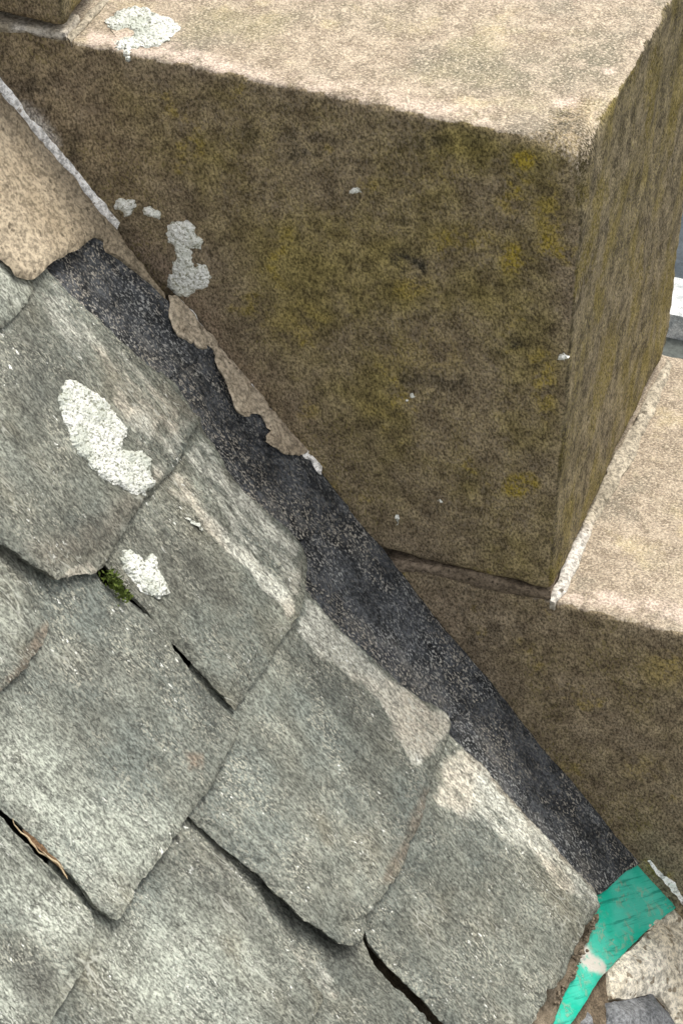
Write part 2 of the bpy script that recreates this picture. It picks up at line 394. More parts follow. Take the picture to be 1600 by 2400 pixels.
def felt_material():
    m = Mat('mineral_felt', 0.62, 0.35); iso = m.coord((0, -AL, 0), (0.65, 1, 1), 0.002, 80)
    big = m.noise(iso, 13, 4, 0.6); mid = m.noise(iso, 60, 4, 0.7); g = m.noise(iso, 400, 3, 0.75); cl = m.noise(iso, 24, 6, 0.72)
    m1 = m.attr('m1')
    c = m.mix(m.ramp(mid, 0.36, 0.64), (0.014, 0.016, 0.019), (0.070, 0.075, 0.082))
    c = m.mix(1.0, c, m.grey(m.ramp(g, 0.36, 0.64, 0.4, 1.6)), 'MULTIPLY')
    sp = m.math('MULTIPLY', m.ramp(m.noise(iso, 540, 3, 0.65), 0.50, 0.62), m.ramp(m.math('ADD', cl, m.math('MULTIPLY', m1, 0.34)), 0.40, 0.60, 0.20, 1.0))
    c = m.mix(sp, c, m.mix(m.ramp(big, 0.44, 0.56), (0.46, 0.46, 0.44), (0.48, 0.44, 0.37)))
    c = m.mix(m.math('MULTIPLY', m1, m.ramp(m.noise(m.coord((0, -AL, 0), (0.3, 1, 1), 0.003, 60), 110, 6, 0.8), 0.45, 0.58, 0, 0.55)), c, (0.28, 0.268, 0.242))
    return m.finish(c, m.math('ADD', g, m.math('MULTIPLY', sp, 0.6)), 0.0012, 0.8)

def green_material():
    m = Mat('green_membrane', 0.55, 0.3); rot = (0, -AL, 0)
    iso = m.coord(rot, (1, 1, 1), 0.003, 90); line = m.coord((0.0, -AL, -0.965), (0.22, 3.2, 1), 0.002, 60)
    big = m.noise(iso, 20, 4, 0.6); ln = m.noise(line, 80, 4, 0.65)
    c = m.mix(m.ramp(big, 0.36, 0.64), (0.006, 0.47, 0.315), (0.075, 0.56, 0.41))
    c = m.mix(m.ramp(ln, 0.46, 0.34, 0, 0.7), c, (0.004, 0.21, 0.145))
    dirt = m.math('MULTIPLY', m.ramp(m.noise(iso, 130, 4, 0.75, 0.5), 0.50, 0.60), m.ramp(m.noise(iso, 26, 3, 0.6), 0.48, 0.62, 0.0, 0.5))
    c = m.mix(m.math('ADD', dirt, m.math('MULTIPLY', m.attr('m2'), m.ramp(m.noise(iso, 170, 4, 0.75), 0.49, 0.58)), clamp=True), c, (0.40, 0.36, 0.24))
    c = m.mix(m.math('MULTIPLY', m.attr('m1'), m.ramp(m.noise(iso, 140, 4, 0.6), 0.32, 0.48)), c, (0.66, 0.62, 0.54))
    return m.finish(c, m.math('ADD', ln, m.math('MULTIPLY', dirt, 0.8)), 0.0012, 0.8)

def lichen_material(name, a, b, pit):
    m = Mat(name, 0.95, 0.1); iso = m.coord((0.1, 0.5, 0.2))
    g = m.noise(iso, 400, 3, 0.7); big = m.noise(iso, 45, 4, 0.6); v = m.voro(iso, 420)
    c = m.mix(m.ramp(big, 0.35, 0.65), a, b)
    c = m.mix(m.ramp(g, 0.48, 0.38), c, pit)
    return m.finish(c, m.math('SUBTRACT', g, v), 0.0014, 0.9)

def simple_material(name, a, b, sc, rough=0.85, pit=0.5):
    m = Mat(name, rough, 0.2); iso = m.coord((0.1, 0.2, 0.3)); n1 = m.noise(iso, sc, 5, 0.65); n2 = m.noise(iso, sc * 9, 3, 0.7)
    c = m.mix(m.ramp(n1, 0.3, 0.7), a, b)
    c = m.mix(1.0, c, m.grey(m.ramp(n2, 0.28, 0.72, 1 - pit, 1 + pit)), 'MULTIPLY')
    return m.finish(c, n2, 0.3 / sc / 9, 0.6)

MS = slate_material(); MW = stone_material()
MFIL = mortar_material('brown_cement', (0.265, 0.215, 0.148), (0.39, 0.325, 0.235))
MREM = mortar_material('old_cement', (0.34, 0.275, 0.195), (0.52, 0.44, 0.33))
MPALE = mortar_material('pale_lime_mortar', (0.80, 0.77, 0.72), (0.90, 0.88, 0.84), (0.25, 0.20, 0.15))
MBED = mortar_material('joint_mortar', (0.14, 0.108, 0.076), (0.23, 0.18, 0.13), (0.03, 0.024, 0.016))
MBEAD = mortar_material('riser_mortar', (0.27, 0.235, 0.175), (0.40, 0.35, 0.27), (0.08, 0.065, 0.045))
MFELT = felt_material(); MGRN = green_material()
MLW = lichen_material('white_lichen', (0.50, 0.52, 0.455), (0.76, 0.755, 0.70), (0.23, 0.235, 0.18))
MLG = lichen_material('grey_lichen', (0.80, 0.80, 0.71), (0.93, 0.92, 0.86), (0.36, 0.35, 0.26))
MSTP = mortar_material('pale_rubble', (0.60, 0.52, 0.38), (0.78, 0.72, 0.60), (0.20, 0.15, 0.09), 200, 0.40)
MSTG = simple_material('grey_rubble', (0.12, 0.125, 0.13), (0.24, 0.245, 0.25), 40)
MDARK = simple_material('dark_rubble', (0.06, 0.062, 0.058), (0.12, 0.12, 0.11), 40)
MSOIL = simple_material('brown_debris', (0.09, 0.068, 0.045), (0.22, 0.17, 0.115), 60)
MDECK = simple_material('old_boards', (0.02, 0.018, 0.015), (0.04, 0.035, 0.03), 30)
MMOSS = simple_material('moss_green', (0.045, 0.07, 0.012), (0.13, 0.17, 0.035), 300)
MLEAF = simple_material('dry_leaf', (0.12, 0.07, 0.035), (0.22, 0.14, 0.08), 150)
MSTEM = simple_material('dry_stem', (0.34, 0.26, 0.15), (0.46, 0.37, 0.24), 200)
MGRIT = simple_material('grit', (0.12, 0.095, 0.065), (0.26, 0.21, 0.15), 90)
MROAD = simple_material('asphalt', (0.075, 0.083, 0.074), (0.10, 0.108, 0.098), 6, 0.9, 0.25)
MPARK = simple_material('dark_asphalt', (0.045, 0.055, 0.062), (0.062, 0.072, 0.08), 5, 0.9, 0.2)
MKERB = simple_material('pale_kerb_stone', (0.30, 0.32, 0.32), (0.62, 0.61, 0.58), 22, 0.9, 0.4)

# ------------------------------------------------------------------ ground far below
GZ = -5.0
def ground_y(px, py, z=GZ):
    d = np.array([(px - 800) / FPX, (py - 1200) / FPX, 1.0]) @ R; t = (z - CAM[2]) / d[2]; return (CAM + d * t)[1]
yk0, yk1 = ground_y(1592, 742), ground_y(1592, 652)
def slab(name, lo, hi, mat, kind='structure', parent=None):
    lo, hi = np.array(lo, float), np.array(hi, float)
    V = [(x, y, z) for x in (lo[0], hi[0]) for y in (lo[1], hi[1]) for z in (lo[2], hi[2])]
    F = [[0, 1, 3, 2], [4, 6, 7, 5], [0, 4, 5, 1], [2, 3, 7, 6], [0, 2, 6, 4], [1, 5, 7, 3]]
    o = mesh_obj(name, V, F, mat, parent)
    if kind: o['kind'] = kind
    return o
slab('ground', (-150, -150, GZ - 0.4), (150, 150, GZ - 0.25), MROAD)
slab('road', (-60, -8, GZ - 0.25), (60, yk0, GZ - 0.10), MROAD)
slab('kerb', (-60, yk0 + 0.002, GZ - 0.25), (60, yk1, GZ), MKERB)
slab('pavement', (-60, yk1 + 0.002, GZ - 0.25), (60, yk1 + 9, GZ - 0.015), MPARK)

# ------------------------------------------------------------------ gable wall of stepped blocks
gable = empty('gable_wall', (L, W / 2, GZ))
tag(gable, 'stepped sandstone gable wall with dark mossy side and pale step tops, right of the slates', 'wall')
def rblk(base, corner=None, cr=0.0, cd_=0.08):
    def f(V):
        r = np.full(len(V), base) + 0.003 * fbm(V, 30, 3, 5)
        if corner is not None: r = r + cr * (1 - sstep(np.linalg.norm(V - np.array(corner), axis=1), 0.0, cd_))
        return np.maximum(r, 0.003)
    return f
white_smear = [(45, 240), (70, 258), (105, 268), (135, 300), (142, 345), (130, 360), (100, 330), (70, 290)]
dark_corner = [(40, 180), (75, 170), (150, 260), (165, 400), (230, 470), (200, 470), (140, 330), (70, 235)]
bare = [(285, 560), (330, 540), (400, 600), (500, 740), (520, 800), (640, 960), (560, 880), (420, 710), (330, 615)]
grey_end = [(1240, 330), (1290, 250), (1350, 215), (1420, 200), (1395, 330), (1370, 440), (1320, 410)]
pink_lip = [(560, 150), (900, 215), (1150, 270), (1150, 300), (900, 248), (560, 185)]
def spot(x, y, rx, ry=None, amt=0.8):
    ry = ry or rx
    return ([(x + rx * math.cos(a), y + ry * math.sin(a)) for a in np.linspace(0, 2 * math.pi, 9)[:-1]], amt, max(6, 0.6 * min(rx, ry)))
yellow = [spot(1225, 375, 30, 22, 1.0), spot(1200, 465, 45, 40, .6), spot(860, 432, 28, 18, .5), spot(1215, 600, 40, 45, .8), spot(1222, 1140, 42, 32, 1.0), spot(1290, 520, 45, 100, .6),
          spot(1275, 900, 35, 110, .6), spot(1090, 560, 90, 50, .4), spot(700, 760, 90, 60, .4), spot(880, 950, 60, 40, .35), spot(1400, 420, 22, 60, .6), spot(760, 345, 30, 15, .5), spot(960, 670, 60, 30, .5),
          spot(1000, 830, 120, 70, .35), spot(720, 960, 30, 30, .5)]
dark = [spot(1190, 170, 190, 55, .7), spot(900, 40, 150, 40, .45), spot(1390, 130, 70, 70, .8), spot(690, 40, 90, 30, .4), spot(480, 60, 60, 45, .5), spot(1320, 300, 50, 40, .8), spot(705, 365, 32, 24, .9), spot(945, 618, 62, 26, 1.0), spot(1190, 812, 24, 17, 1.0), spot(962, 498, 22, 12, .7), spot(950, 520, 26, 12, .5), spot(90, 210, 45, 70, .5), spot(175, 330, 25, 60, .5),
        spot(1030, 330, 120, 20, .5), spot(1010, 900, 90, 30, .45), spot(840, 1240, 50, 60, .4), spot(700, 320, 160, 22, .35)]
rounded_block('stone_block', (-0.30, 0, -H + 0.010), (L, W, 0), 0.0045, rblk(0.005, (L, 0, 0), 0.020, 0.09), MW, gable, 0.0016, 1,
              {'m2': [(bare, 0.85, 30)], 'm1': [(grey_end, 0.45, 40)], 'm4': [(white_smear, 0.9, 8)], 'm5': yellow, 'm6': dark, 'm8': [([(250, 190), (700, 210), (1370, 330), (1310, 1000), (1280, 1400), (1000, 1260), (800, 1000), (640, 800), (480, 520)], 0.78, 150), ([(500, 170), (1350, 330), (1330, 470), (900, 400), (500, 260)], 0.9, 50)], 'm7': [(pink_lip, 0.6, 22), (spot(1330, 245, 45, 16, .9)[0], .8, 6), (spot(1430, 165, 14, 10)[0], .9, 4), ([(200, 60), (420, 105), (560, 150), (560, 185), (200, 110)], .8, 10)]})
rounded_block('stone_block', (-0.75, 0.001, 0.010), (-0.004, W - 0.004, H), 0.007, rblk(0.006), MW, gable, 0.0014, 2)
rounded_block('stone_block', (0.10, -0.001, -2 * H + 0.010), (2 * L - 0.01, W, -H), 0.0045, rblk(0.005), MW, gable, 0.0014, 3,
              {'m5': [spot(1560, 1560, 60, 60, .5), spot(1500, 1800, 70, 50, .4)], 'm6': [spot(1130, 1480, 90, 50, .4)], 'm7': [([(1290, 1400), (1420, 1420), (1700, 1480), (1700, 1440), (1420, 1390)], .9, 10)], 'm2': [([(960, 1370), (1060, 1380), (1100, 1500), (1200, 1660), (1300, 1780), (1380, 1850), (1300, 1770), (1100, 1560)], 0.3, 40)]})
rounded_block('stone_block', (0.52, -0.002, -3 * H + 0.010), (3 * L, W, -2 * H), 0.012, rblk(0.006), MW, gable, 0.0014, 4)
slab('wall_core', (-2.0, 0.012, GZ - 0.1), (0.50, W - 0.012, -H - 0.03), MW, None, gable)
slab('wall_core', (0.502, 0.012, GZ - 0.1), (3 * L - 0.02, W - 0.012, -3 * H - 0.004), MW, None, gable)
# mortar in the joints
zero = lambda a, b: a * 0
piece('mortar_joint', FW, [(905, 1316), (960, 1321), (1020, 1330), (1080, 1337), (1140, 1350), (1200, 1370), (1250, 1384), (1286, 1392),
      (1286, 1409), (1240, 1405), (1190, 1397), (1130, 1382), (1075, 1366), (1020, 1352), (960, 1345), (910, 1340)],
      lambda a, b: a * 0 + 0.0022, 0.03, MBED, gable, 0.0025, 0.0008, 0.0008, 80, 0.002, 0.004, seed=5)
piece('mortar_joint', FW, [(-60, 42), (0, 57), (40, 62), (90, 70), (150, 78), (154, 96), (120, 95), (60, 82), (0, 78), (-60, 66)],
      lambda a, b: a * 0 + 0.001, 0.03, MBEAD, gable, 0.0025, 0.0008, 0.0008, 80, 0.002, 0.004, seed=6, masks={'m1': [([(30, 60), (160, 80), (160, 100), (30, 85)], 0.6, 10)]})
piece('mortar_joint', FT1, [(1287, 1402), (1305, 1355), (1332, 1283), (1370, 1205), (1407, 1130), (1437, 1070), (1478, 1000), (1517, 920), (1542, 872), (1564, 834),
      (1574, 852), (1560, 892), (1543, 940), (1510, 1010), (1488, 1060), (1455, 1120), (1425, 1168), (1397, 1212), (1370, 1280), (1345, 1340), (1325, 1382), (1300, 1408)],
      lambda a, b: 0.003 + 0.25 * np.clip(L + 0.012 - a, 0, 0.02), 0.012, MBEAD, gable, 0.0025, 0.0012, 0.0012, 80, 0.002, 0.004, seed=7,
      masks={'m1': [([(1270, 1420), (1300, 1340), (1345, 1250), (1390, 1230), (1340, 1400)], 0.6, 20)]})
piece('mortar_joint', FT, [(150, 78), (175, 60), (200, 32), (225, 8), (245, -14), (258, -10), (240, 12), (215, 40), (190, 68), (166, 92)],
      lambda a, b: a * 0 + 0.003, 0.01, MBEAD, gable, 0.0025, 0.001, 0.001, 80, 0.002, 0.004, seed=8)
# lichen on the wall
crust = lambda V2, dist: 0.0018 * np.abs(fbm(V2, 300, 3, 77)) + 0.0008 * sstep(dist, 0, 0.004)
def lichen(fr, px, parent_block, mat, f=zero, lift=0.0014, label=None, seed=0, d=0.0016):
    o = piece('lichen_patch', fr, px, lambda a, b: f(a, b) + lift, 0.004, mat, parent_block, d, 0.0022, 0.0006, 150, 0.0016, 0.0035, bump=crust, seed=seed, inset=0.0, jsc=260)
    if label: o['label'] = label
    return o
blocks = [o for o in gable.children if o.name.startswith('stone_block')]
lichen(FT, [(248, 52), (270, 28), (310, 13), (350, 18), (370, 30), (410, 45), (427, 62), (405, 85), (375, 105), (350, 110), (330, 108), (308, 122), (300, 136), (290, 120),
            (270, 110), (275, 95), (290, 88), (318, 86), (300, 66), (265, 68)], blocks[0], MLW, seed=11, label='white lichen patch on top of the step')
lichen(FW, [(269, 485), (277, 472), (300, 466), (311, 475), (319, 488), (306, 494), (306, 504), (290, 510), (284, 501)], blocks[0], MLG, seed=12)
lichen(FW, [(332, 491), (344, 485), (367, 494), (376, 504), (370, 517), (354, 510), (338, 504)], blocks[0], MLG, seed=13)
lichen(FW, [(389, 549), (395, 529), (415, 520), (437, 523), (453, 539), (459, 552), (470, 565), (469, 584), (456, 577), (443, 584), (450, 603), (456, 622), (475, 616), (491, 635),
            (494, 654), (485, 673), (453, 686), (446, 695), (424, 698), (405, 689), (392, 673), (389, 647), (405, 628), (411, 596), (408, 580), (392, 568)], blocks[0], MLG, seed=14,
       label='large pale grey lichen patch above the black flashing')
for (x, y, r, k) in ((832, 447, 15, 0), (962, 932, 13, 1), (1030, 1180, 9, 2), (931, 1220, 10, 3), (1318, 842, 8, 4)):
    lichen(FW, [(x + r * (0.7 + 0.5 * math.sin(3 * a + k)) * math.cos(a), y + r * (0.7 + 0.4 * math.cos(2 * a + k)) * math.sin(a)) for a in np.linspace(0, 2 * math.pi, 11)[:-1]],
           blocks[0], MLG, seed=20 + k, lift=0.0015)

# ------------------------------------------------------------------ slate roof
roof = empty('slate_roof', FR.to3([0.3], [-0.25], [-0.02])[0])
tag(roof, 'grey-green slate roof slope running down beside the stepped gable', 'roof')
def box_fr(name, fr, a, b, h, mat, parent):
    V = [fr.to3([x], [y], [z])[0] for x in a for y in b for z in h]
    return mesh_obj(name, V, [[0, 1, 3, 2], [4, 6, 7, 5], [0, 4, 5, 1], [2, 3, 7, 6], [0, 2, 6, 4], [1, 5, 7, 3]], mat, parent)
box_fr('roof_boarding', FR, (-0.45, 1.15), (-1.0, -0.003), (-0.045, -0.020), MDECK, roof)
NT, TILT, TH = 0.0118, 0.036, 0.0050
def tail_s(px): return onto(FR, px, lambda a, b: a * 0 + NT)[:, 0].max()
SURF = {}
def slate(key, px, roll=0.0, lift=0.0, **kw):
    st = tail_s(px); q = onto(FR, px, lambda a, b: a * 0 + 0.012); tm = 0.5 * (q[:, 1].min() + q[:, 1].max())
    f = lambda a, b: NT + lift - TILT * (st - a) + roll * np.minimum(b - tm, 0) * sstep(a, st - 0.20, st - 0.05)
    SURF[key] = f
    a = dict(d=0.0020, jit=0.0013, jsc=190, rough=0.0003, rsc=80, edge=0.0006, ew=0.0022, inset=0.0010, terrace=0.0010)
    a.update(kw)
    return piece('slate', FR, px, f, TH, MS, roof, seed=hash_(key), **a)
def hash_(k): return sum(ord(c) * 7 for c in k)

s0 = slate('s0', [(85, 662), (80, 690), (62, 718), (45, 737), (20, 757), (-5, 772), (-70, 880), (-160, 1040), (-330, 840), (-180, 440), (-50, 470), (30, 590)],
      masks={'m3': [([(-20, 600), (80, 660), (60, 720), (-10, 760)], 0.7, 20)]}, lift=0.002)
s1 = slate('s1', [(60, 555), (110, 625), (170, 692), (218, 735), (265, 772), (325, 830), (385, 885), (432, 934), (479, 980), (452, 1022), (425, 1080), (385, 1130), (352, 1166), (340, 1174),
      (318, 1210), (300, 1240), (285, 1262), (270, 1290), (257, 1310), (250, 1328), (235, 1340), (215, 1342), (190, 1346), (160, 1352), (140, 1358), (110, 1340), (70, 1317), (45, 1298),
      (25, 1283), (0, 1273), (-60, 1205), (-150, 1090), (-200, 960), (-60, 690), (10, 560)], roll=-0.03, lift=0.003,
      ledges=[([(395, 985), (368, 1015), (356, 1055), (360, 1110), (352, 1150), (335, 1190), (500, 1120), (520, 960), (440, 955)], 0.0024, 2),
              ([(120, 1330), (150, 1300), (190, 1295), (240, 1270), (275, 1220), (340, 1180), (330, 1260), (230, 1400), (110, 1400)], 0.0015, 4)],
      masks={'m4': [([(340, 1180), (250, 1300), (120, 1340), (60, 1280), (200, 1230), (300, 1150)], 0.45, 30), ([(385, 890), (470, 972), (440, 990), (370, 910)], 0.4, 10)], 'm1': [([(60, 720), (130, 650), (200, 730), (385, 910), (455, 965), (360, 1080), (300, 1000), (230, 900), (130, 790)], 0.45, 35),
                    ([(270, 930), (330, 950), (390, 985), (360, 1040), (300, 1000), (260, 960)], 0.75, 20),
                    ([(395, 990), (460, 975), (400, 1110), (345, 1165), (362, 1100)], 0.55, 12), ([(130, 1365), (160, 1335), (215, 1312), (245, 1330), (235, 1350)], 0.7, 8)],
             'm2': [([(-30, 780), (70, 760), (160, 850), (210, 960), (100, 1000), (-40, 900)], 0.5, 50)]})
s6 = slate('s6', [(120, 1468), (110, 1495), (95, 1520), (75, 1550), (60, 1570), (40, 1587), (0, 1622), (-60, 1720), (-140, 1880), (-340, 1640), (-220, 1260), (-100, 1130), (-40, 1240), (5, 1303),
      (32, 1348), (78, 1405), (116, 1455)], lift=-0.001,
      masks={'m4': [([(122, 1458), (85, 1480), (50, 1560), (0, 1600), (-20, 1640), (70, 1580), (130, 1480)], 0.9, 8)], 'm3': [([(-40, 1290), (30, 1340), (60, 1440), (40, 1540), (-30, 1600)], 0.7, 25)]})
s2 = slate('s2', [(420, 905), (480, 1000), (505, 1035), (520, 1065), (545, 1110), (580, 1150), (620, 1185), (665, 1225), (700, 1255), (715, 1275), (725, 1305), (730, 1335), (727, 1360), (722, 1385),
      (712, 1425), (700, 1450), (675, 1485), (655, 1510), (638, 1545), (630, 1560), (600, 1600), (580, 1630), (560, 1661), (540, 1642), (510, 1608), (486, 1582), (446, 1537), (404, 1493),
      (385, 1483), (360, 1447), (340, 1422), (310, 1393), (285, 1363), (255, 1323), (200, 1250), (130, 1170), (260, 1000), (380, 870)], roll=-0.02, lift=0.001,
      ledges=[([(640, 1500), (575, 1560), (555, 1600), (560, 1680), (600, 1680), (740, 1500), (700, 1450)], 0.0016, 3),
              ([(690, 1240), (690, 1290), (712, 1335), (700, 1400), (690, 1450), (760, 1400), (760, 1260)], 0.0022, 3),
              ([(385, 1470), (420, 1490), (470, 1540), (500, 1600), (440, 1570), (370, 1490)], 0.0018, 4),
              ([(395, 1150), (440, 1180), (500, 1228), (560, 1290), (640, 1380), (690, 1450), (560, 1500), (380, 1420), (250, 1300)], 0.0014, 4)],
      masks={'m1': [([(390, 1140), (480, 1010), (560, 1130), (700, 1275), (722, 1340), (690, 1430), (640, 1370), (570, 1290), (500, 1230), (440, 1180)], 0.48, 18),
                    ([(390, 1150), (440, 1165), (510, 1215), (590, 1285), (700, 1420), (682, 1455), (600, 1365), (535, 1290), (470, 1215)], 0.85, 12),
                    ([(560, 1130), (640, 1210), (700, 1275), (700, 1310), (620, 1250), (550, 1170)], 0.75, 14)],
             'm2': [([(270, 1230), (400, 1190), (520, 1300), (560, 1420), (420, 1400), (330, 1330)], 0.6, 40)]})
s5 = slate('s5', [(240, 1352), (307, 1403), (356, 1433), (396, 1494), (436, 1555), (479, 1612), (540, 1668), (568, 1690), (562, 1720), (545, 1755), (525, 1795), (505, 1835), (480, 1870), (450, 1905),
      (430, 1940), (415, 1960), (395, 1990), (365, 2030), (340, 2060), (325, 2080), (320, 2100), (312, 2118), (295, 2140), (280, 2156), (255, 2140), (230, 2126), (212, 2102), (195, 2076),
      (175, 2050), (150, 2026), (110, 1990), (80, 1956), (40, 1921), (20, 1908), (0, 1888), (-60, 1820), (-150, 1710), (-250, 1560), (-80, 1350), (60, 1200), (150, 1230)], roll=-0.02, lift=0.001,
      ledges=[([(0, 1835), (50, 1848), (100, 1885), (150, 1950), (200, 2010), (230, 2090), (150, 2060), (0, 1930)], 0.002, 4),
              ([(275, 2080), (330, 2072), (420, 1960), (440, 1960), (340, 2100)], 0.0012, 3), ([(455, 1880), (520, 1790), (600, 1660), (600, 1800), (440, 1960)], 0.0012, 4)],
      masks={'m4': [([(430, 1765), (475, 1768), (472, 1798), (438, 1802)], 1.0, 6)], 'm3': [([(-50, 1650), (100, 1690), (220, 1830), (330, 1900), (400, 1930), (280, 2140), (120, 1980), (-60, 1850)], 0.75, 60)],
             'm2': [([(130, 1560), (260, 1500), (330, 1600), (250, 1680)], 0.3, 40), ([(330, 1420), (420, 1540), (540, 1670), (500, 1690), (380, 1560)], 0.35, 20)]})
s9 = slate('s9', [(-60, 1875), (-10, 1905), (28, 1938), (78, 1988), (148, 2053), (188, 2103), (220, 2133), (228, 2160), (226, 2195), (210, 2240), (190, 2285), (160, 2335), (130, 2390), (80, 2480),
      (30, 2560), (-150, 2400), (-330, 2100), (-200, 1850)], lift=-0.001,
      masks={'m3': [([(-50, 1900), (60, 1980), (200, 2120), (215, 2200), (100, 2200), (-50, 2080)], 0.9, 40), ([(-50, 2280), (60, 2300), (60, 2420), (-50, 2420)], 0.8, 30)],
             'm2': [([(20, 2220), (90, 2230), (140, 2290), (100, 2360), (40, 2330)], 0.7, 25)]})
s3 = slate('s3', [(660, 1330), (725, 1390), (760, 1430), (800, 1475), (850, 1520), (900, 1565), (950, 1610), (990, 1640), (1025, 1655), (1045, 1668), (1060, 1690), (1058, 1712), (1045, 1750),
      (1025, 1800), (1010, 1850), (1000, 1890), (985, 1935), (965, 1980), (955, 2015), (940, 2045), (905, 2090), (880, 2125), (862, 2150), (868, 2165), (860, 2190), (857, 2210), (830, 2212),
      (798, 2208), (760, 2180), (720, 2155), (685, 2120), (650, 2090), (620, 2055), (590, 2030), (560, 2005), (525, 1975), (500, 1955), (485, 1940), (460, 1920), (443, 1903), (400, 1845),
      (330, 1765), (450, 1560), (560, 1380)], roll=-0.07, lift=0.001,
      ledges=[([(440, 1895), (520, 1940), (600, 1995), (640, 2055), (690, 2110), (780, 2160), (880, 2140), (900, 2230), (700, 2230), (420, 1930)], 0.0022, 4),
              ([(1080, 1740), (1020, 1780), (990, 1850), (960, 1950), (930, 2030), (900, 2080), (960, 2080), (1040, 1900)], 0.0016, 4),
              ([(470, 1910), (560, 1970), (620, 2040), (560, 2020), (470, 1950)], 0.0018, 3)],
      masks={'m4': [([(1015, 1840), (985, 1850), (955, 1950), (890, 2070), (930, 2070), (1000, 1930)], 0.7, 10)], 'm1': [([(725, 1402), (800, 1485), (900, 1575), (990, 1650), (1048, 1675), (1050, 1720), (992, 1795), (960, 1790), (930, 1720), (900, 1650), (830, 1590), (745, 1540), (700, 1480)], 0.82, 14),
                    ([(880, 1610), (960, 1640), (1040, 1690), (1000, 1780), (960, 1790), (925, 1720)], 1.0, 10)],
             'm2': [([(690, 1500), (760, 1540), (880, 1650), (930, 1740), (850, 1720), (720, 1600)], 0.45, 30)]})
s7 = slate('s7', [(300, 1800), (380, 1900), (432, 1947), (480, 2005), (530, 2055), (570, 2085), (640, 2165), (690, 2235), (725, 2290), (762, 2335), (758, 2355), (745, 2378), (715, 2420), (690, 2470),
      (640, 2570), (500, 2700), (150, 2450), (-20, 2250), (60, 2130), (150, 1950)], lift=-0.001,
      masks={'m3': [([(240, 2200), (420, 2080), (560, 2150), (660, 2260), (600, 2420), (240, 2420)], 0.6, 70)],
             'm2': [([(430, 1960), (520, 2050), (640, 2180), (600, 2200), (460, 2080)], 0.5, 25)]})
s8 = slate('s8', [(690, 1950), (820, 2115), (846, 2190), (883, 2258), (932, 2313), (992, 2373), (1042, 2431), (1076, 2482), (1050, 2580), (980, 2720), (800, 2640), (560, 2330), (400, 2060),
      (350, 1880), (480, 1800), (600, 1860)], lift=0.0,
      masks={'m1': [([(600, 2100), (690, 2175), (775, 2275), (795, 2330), (770, 2345), (690, 2240), (620, 2150)], 0.5, 14)],
             'm2': [([(430, 1920), (560, 2000), (800, 2200), (860, 2280), (780, 2290), (600, 2110), (440, 1980)], 0.6, 25)]})  # dark band: shade from the overlying slate's left edge, painted into the colour
s4 = slate('s4', [(1040, 1700), (1080, 1745), (1130, 1790), (1200, 1870), (1250, 1925), (1300, 1980), (1345, 2030), (1390, 2080), (1403, 2100), (1408, 2125), (1395, 2150), (1375, 2175),
      (1362, 2200), (1350, 2235), (1340, 2255), (1325, 2290), (1308, 2312), (1288, 2318), (1285, 2340), (1270, 2365), (1250, 2400), (1200, 2490), (1110, 2456), (1045, 2396), (1000, 2346),
      (965, 2311), (940, 2286), (905, 2251), (880, 2226), (865, 2206), (862, 2180), (800, 2110), (700, 2000), (860, 1800), (940, 1690)], roll=-0.025, lift=0.001,
      ledges=[([(860, 2172), (905, 2172), (960, 2215), (985, 2300), (1060, 2420), (940, 2310), (850, 2230)], 0.002, 4),
              ([(1400, 2130), (1360, 2150), (1340, 2200), (1310, 2290), (1260, 2330), (1300, 2360), (1440, 2180)], 0.0014, 4)],
      masks={'m4': [([(1110, 1760), (1200, 1860), (1310, 1975), (1402, 2078), (1384, 2084), (1290, 1988), (1180, 1875), (1090, 1775)], 0.8, 7)], 'm1': [([(1030, 1780), (1090, 1750), (1200, 1865), (1310, 1982), (1400, 2080), (1405, 2130), (1366, 2108), (1300, 2085), (1244, 2010), (1157, 1957), (1100, 1920), (1020, 1896)], 0.62, 16)],
             'm2': [([(1050, 1890), (1170, 1950), (1260, 2040), (1330, 2110), (1230, 2090), (1090, 1990)], 0.35, 30)]})
lichen(FR, [(143, 935), (150, 906), (159, 890), (182, 890), (207, 906), (230, 922), (252, 932), (258, 954), (287, 983), (300, 1008), (290, 1030), (287, 1059), (303, 1056), (332, 1056),
            (351, 1069), (360, 1114), (368, 1130), (348, 1146), (338, 1160), (319, 1155), (297, 1146), (261, 1133), (236, 1114), (217, 1095), (204, 1079), (188, 1066), (182, 1050), (166, 1024),
            (153, 989), (143, 960)], s1, MLW, SURF['s1'], seed=51, label='large white lichen patch')
lichen(FR, [(287, 1305), (293, 1292), (309, 1288), (328, 1299), (338, 1315), (348, 1311), (354, 1296), (367, 1308), (373, 1327), (386, 1350), (395, 1378), (399, 1388), (386, 1398), (364, 1399),
            (338, 1385), (325, 1378), (319, 1362), (297, 1337)], s2, MLW, SURF['s2'], seed=52, label='small notched white lichen patch')
lichen(FR, [(431, 1208), (445, 1212), (462, 1224), (477, 1238), (470, 1240), (450, 1229)], s2, MLW, SURF['s2'], seed=53, lift=0.001)

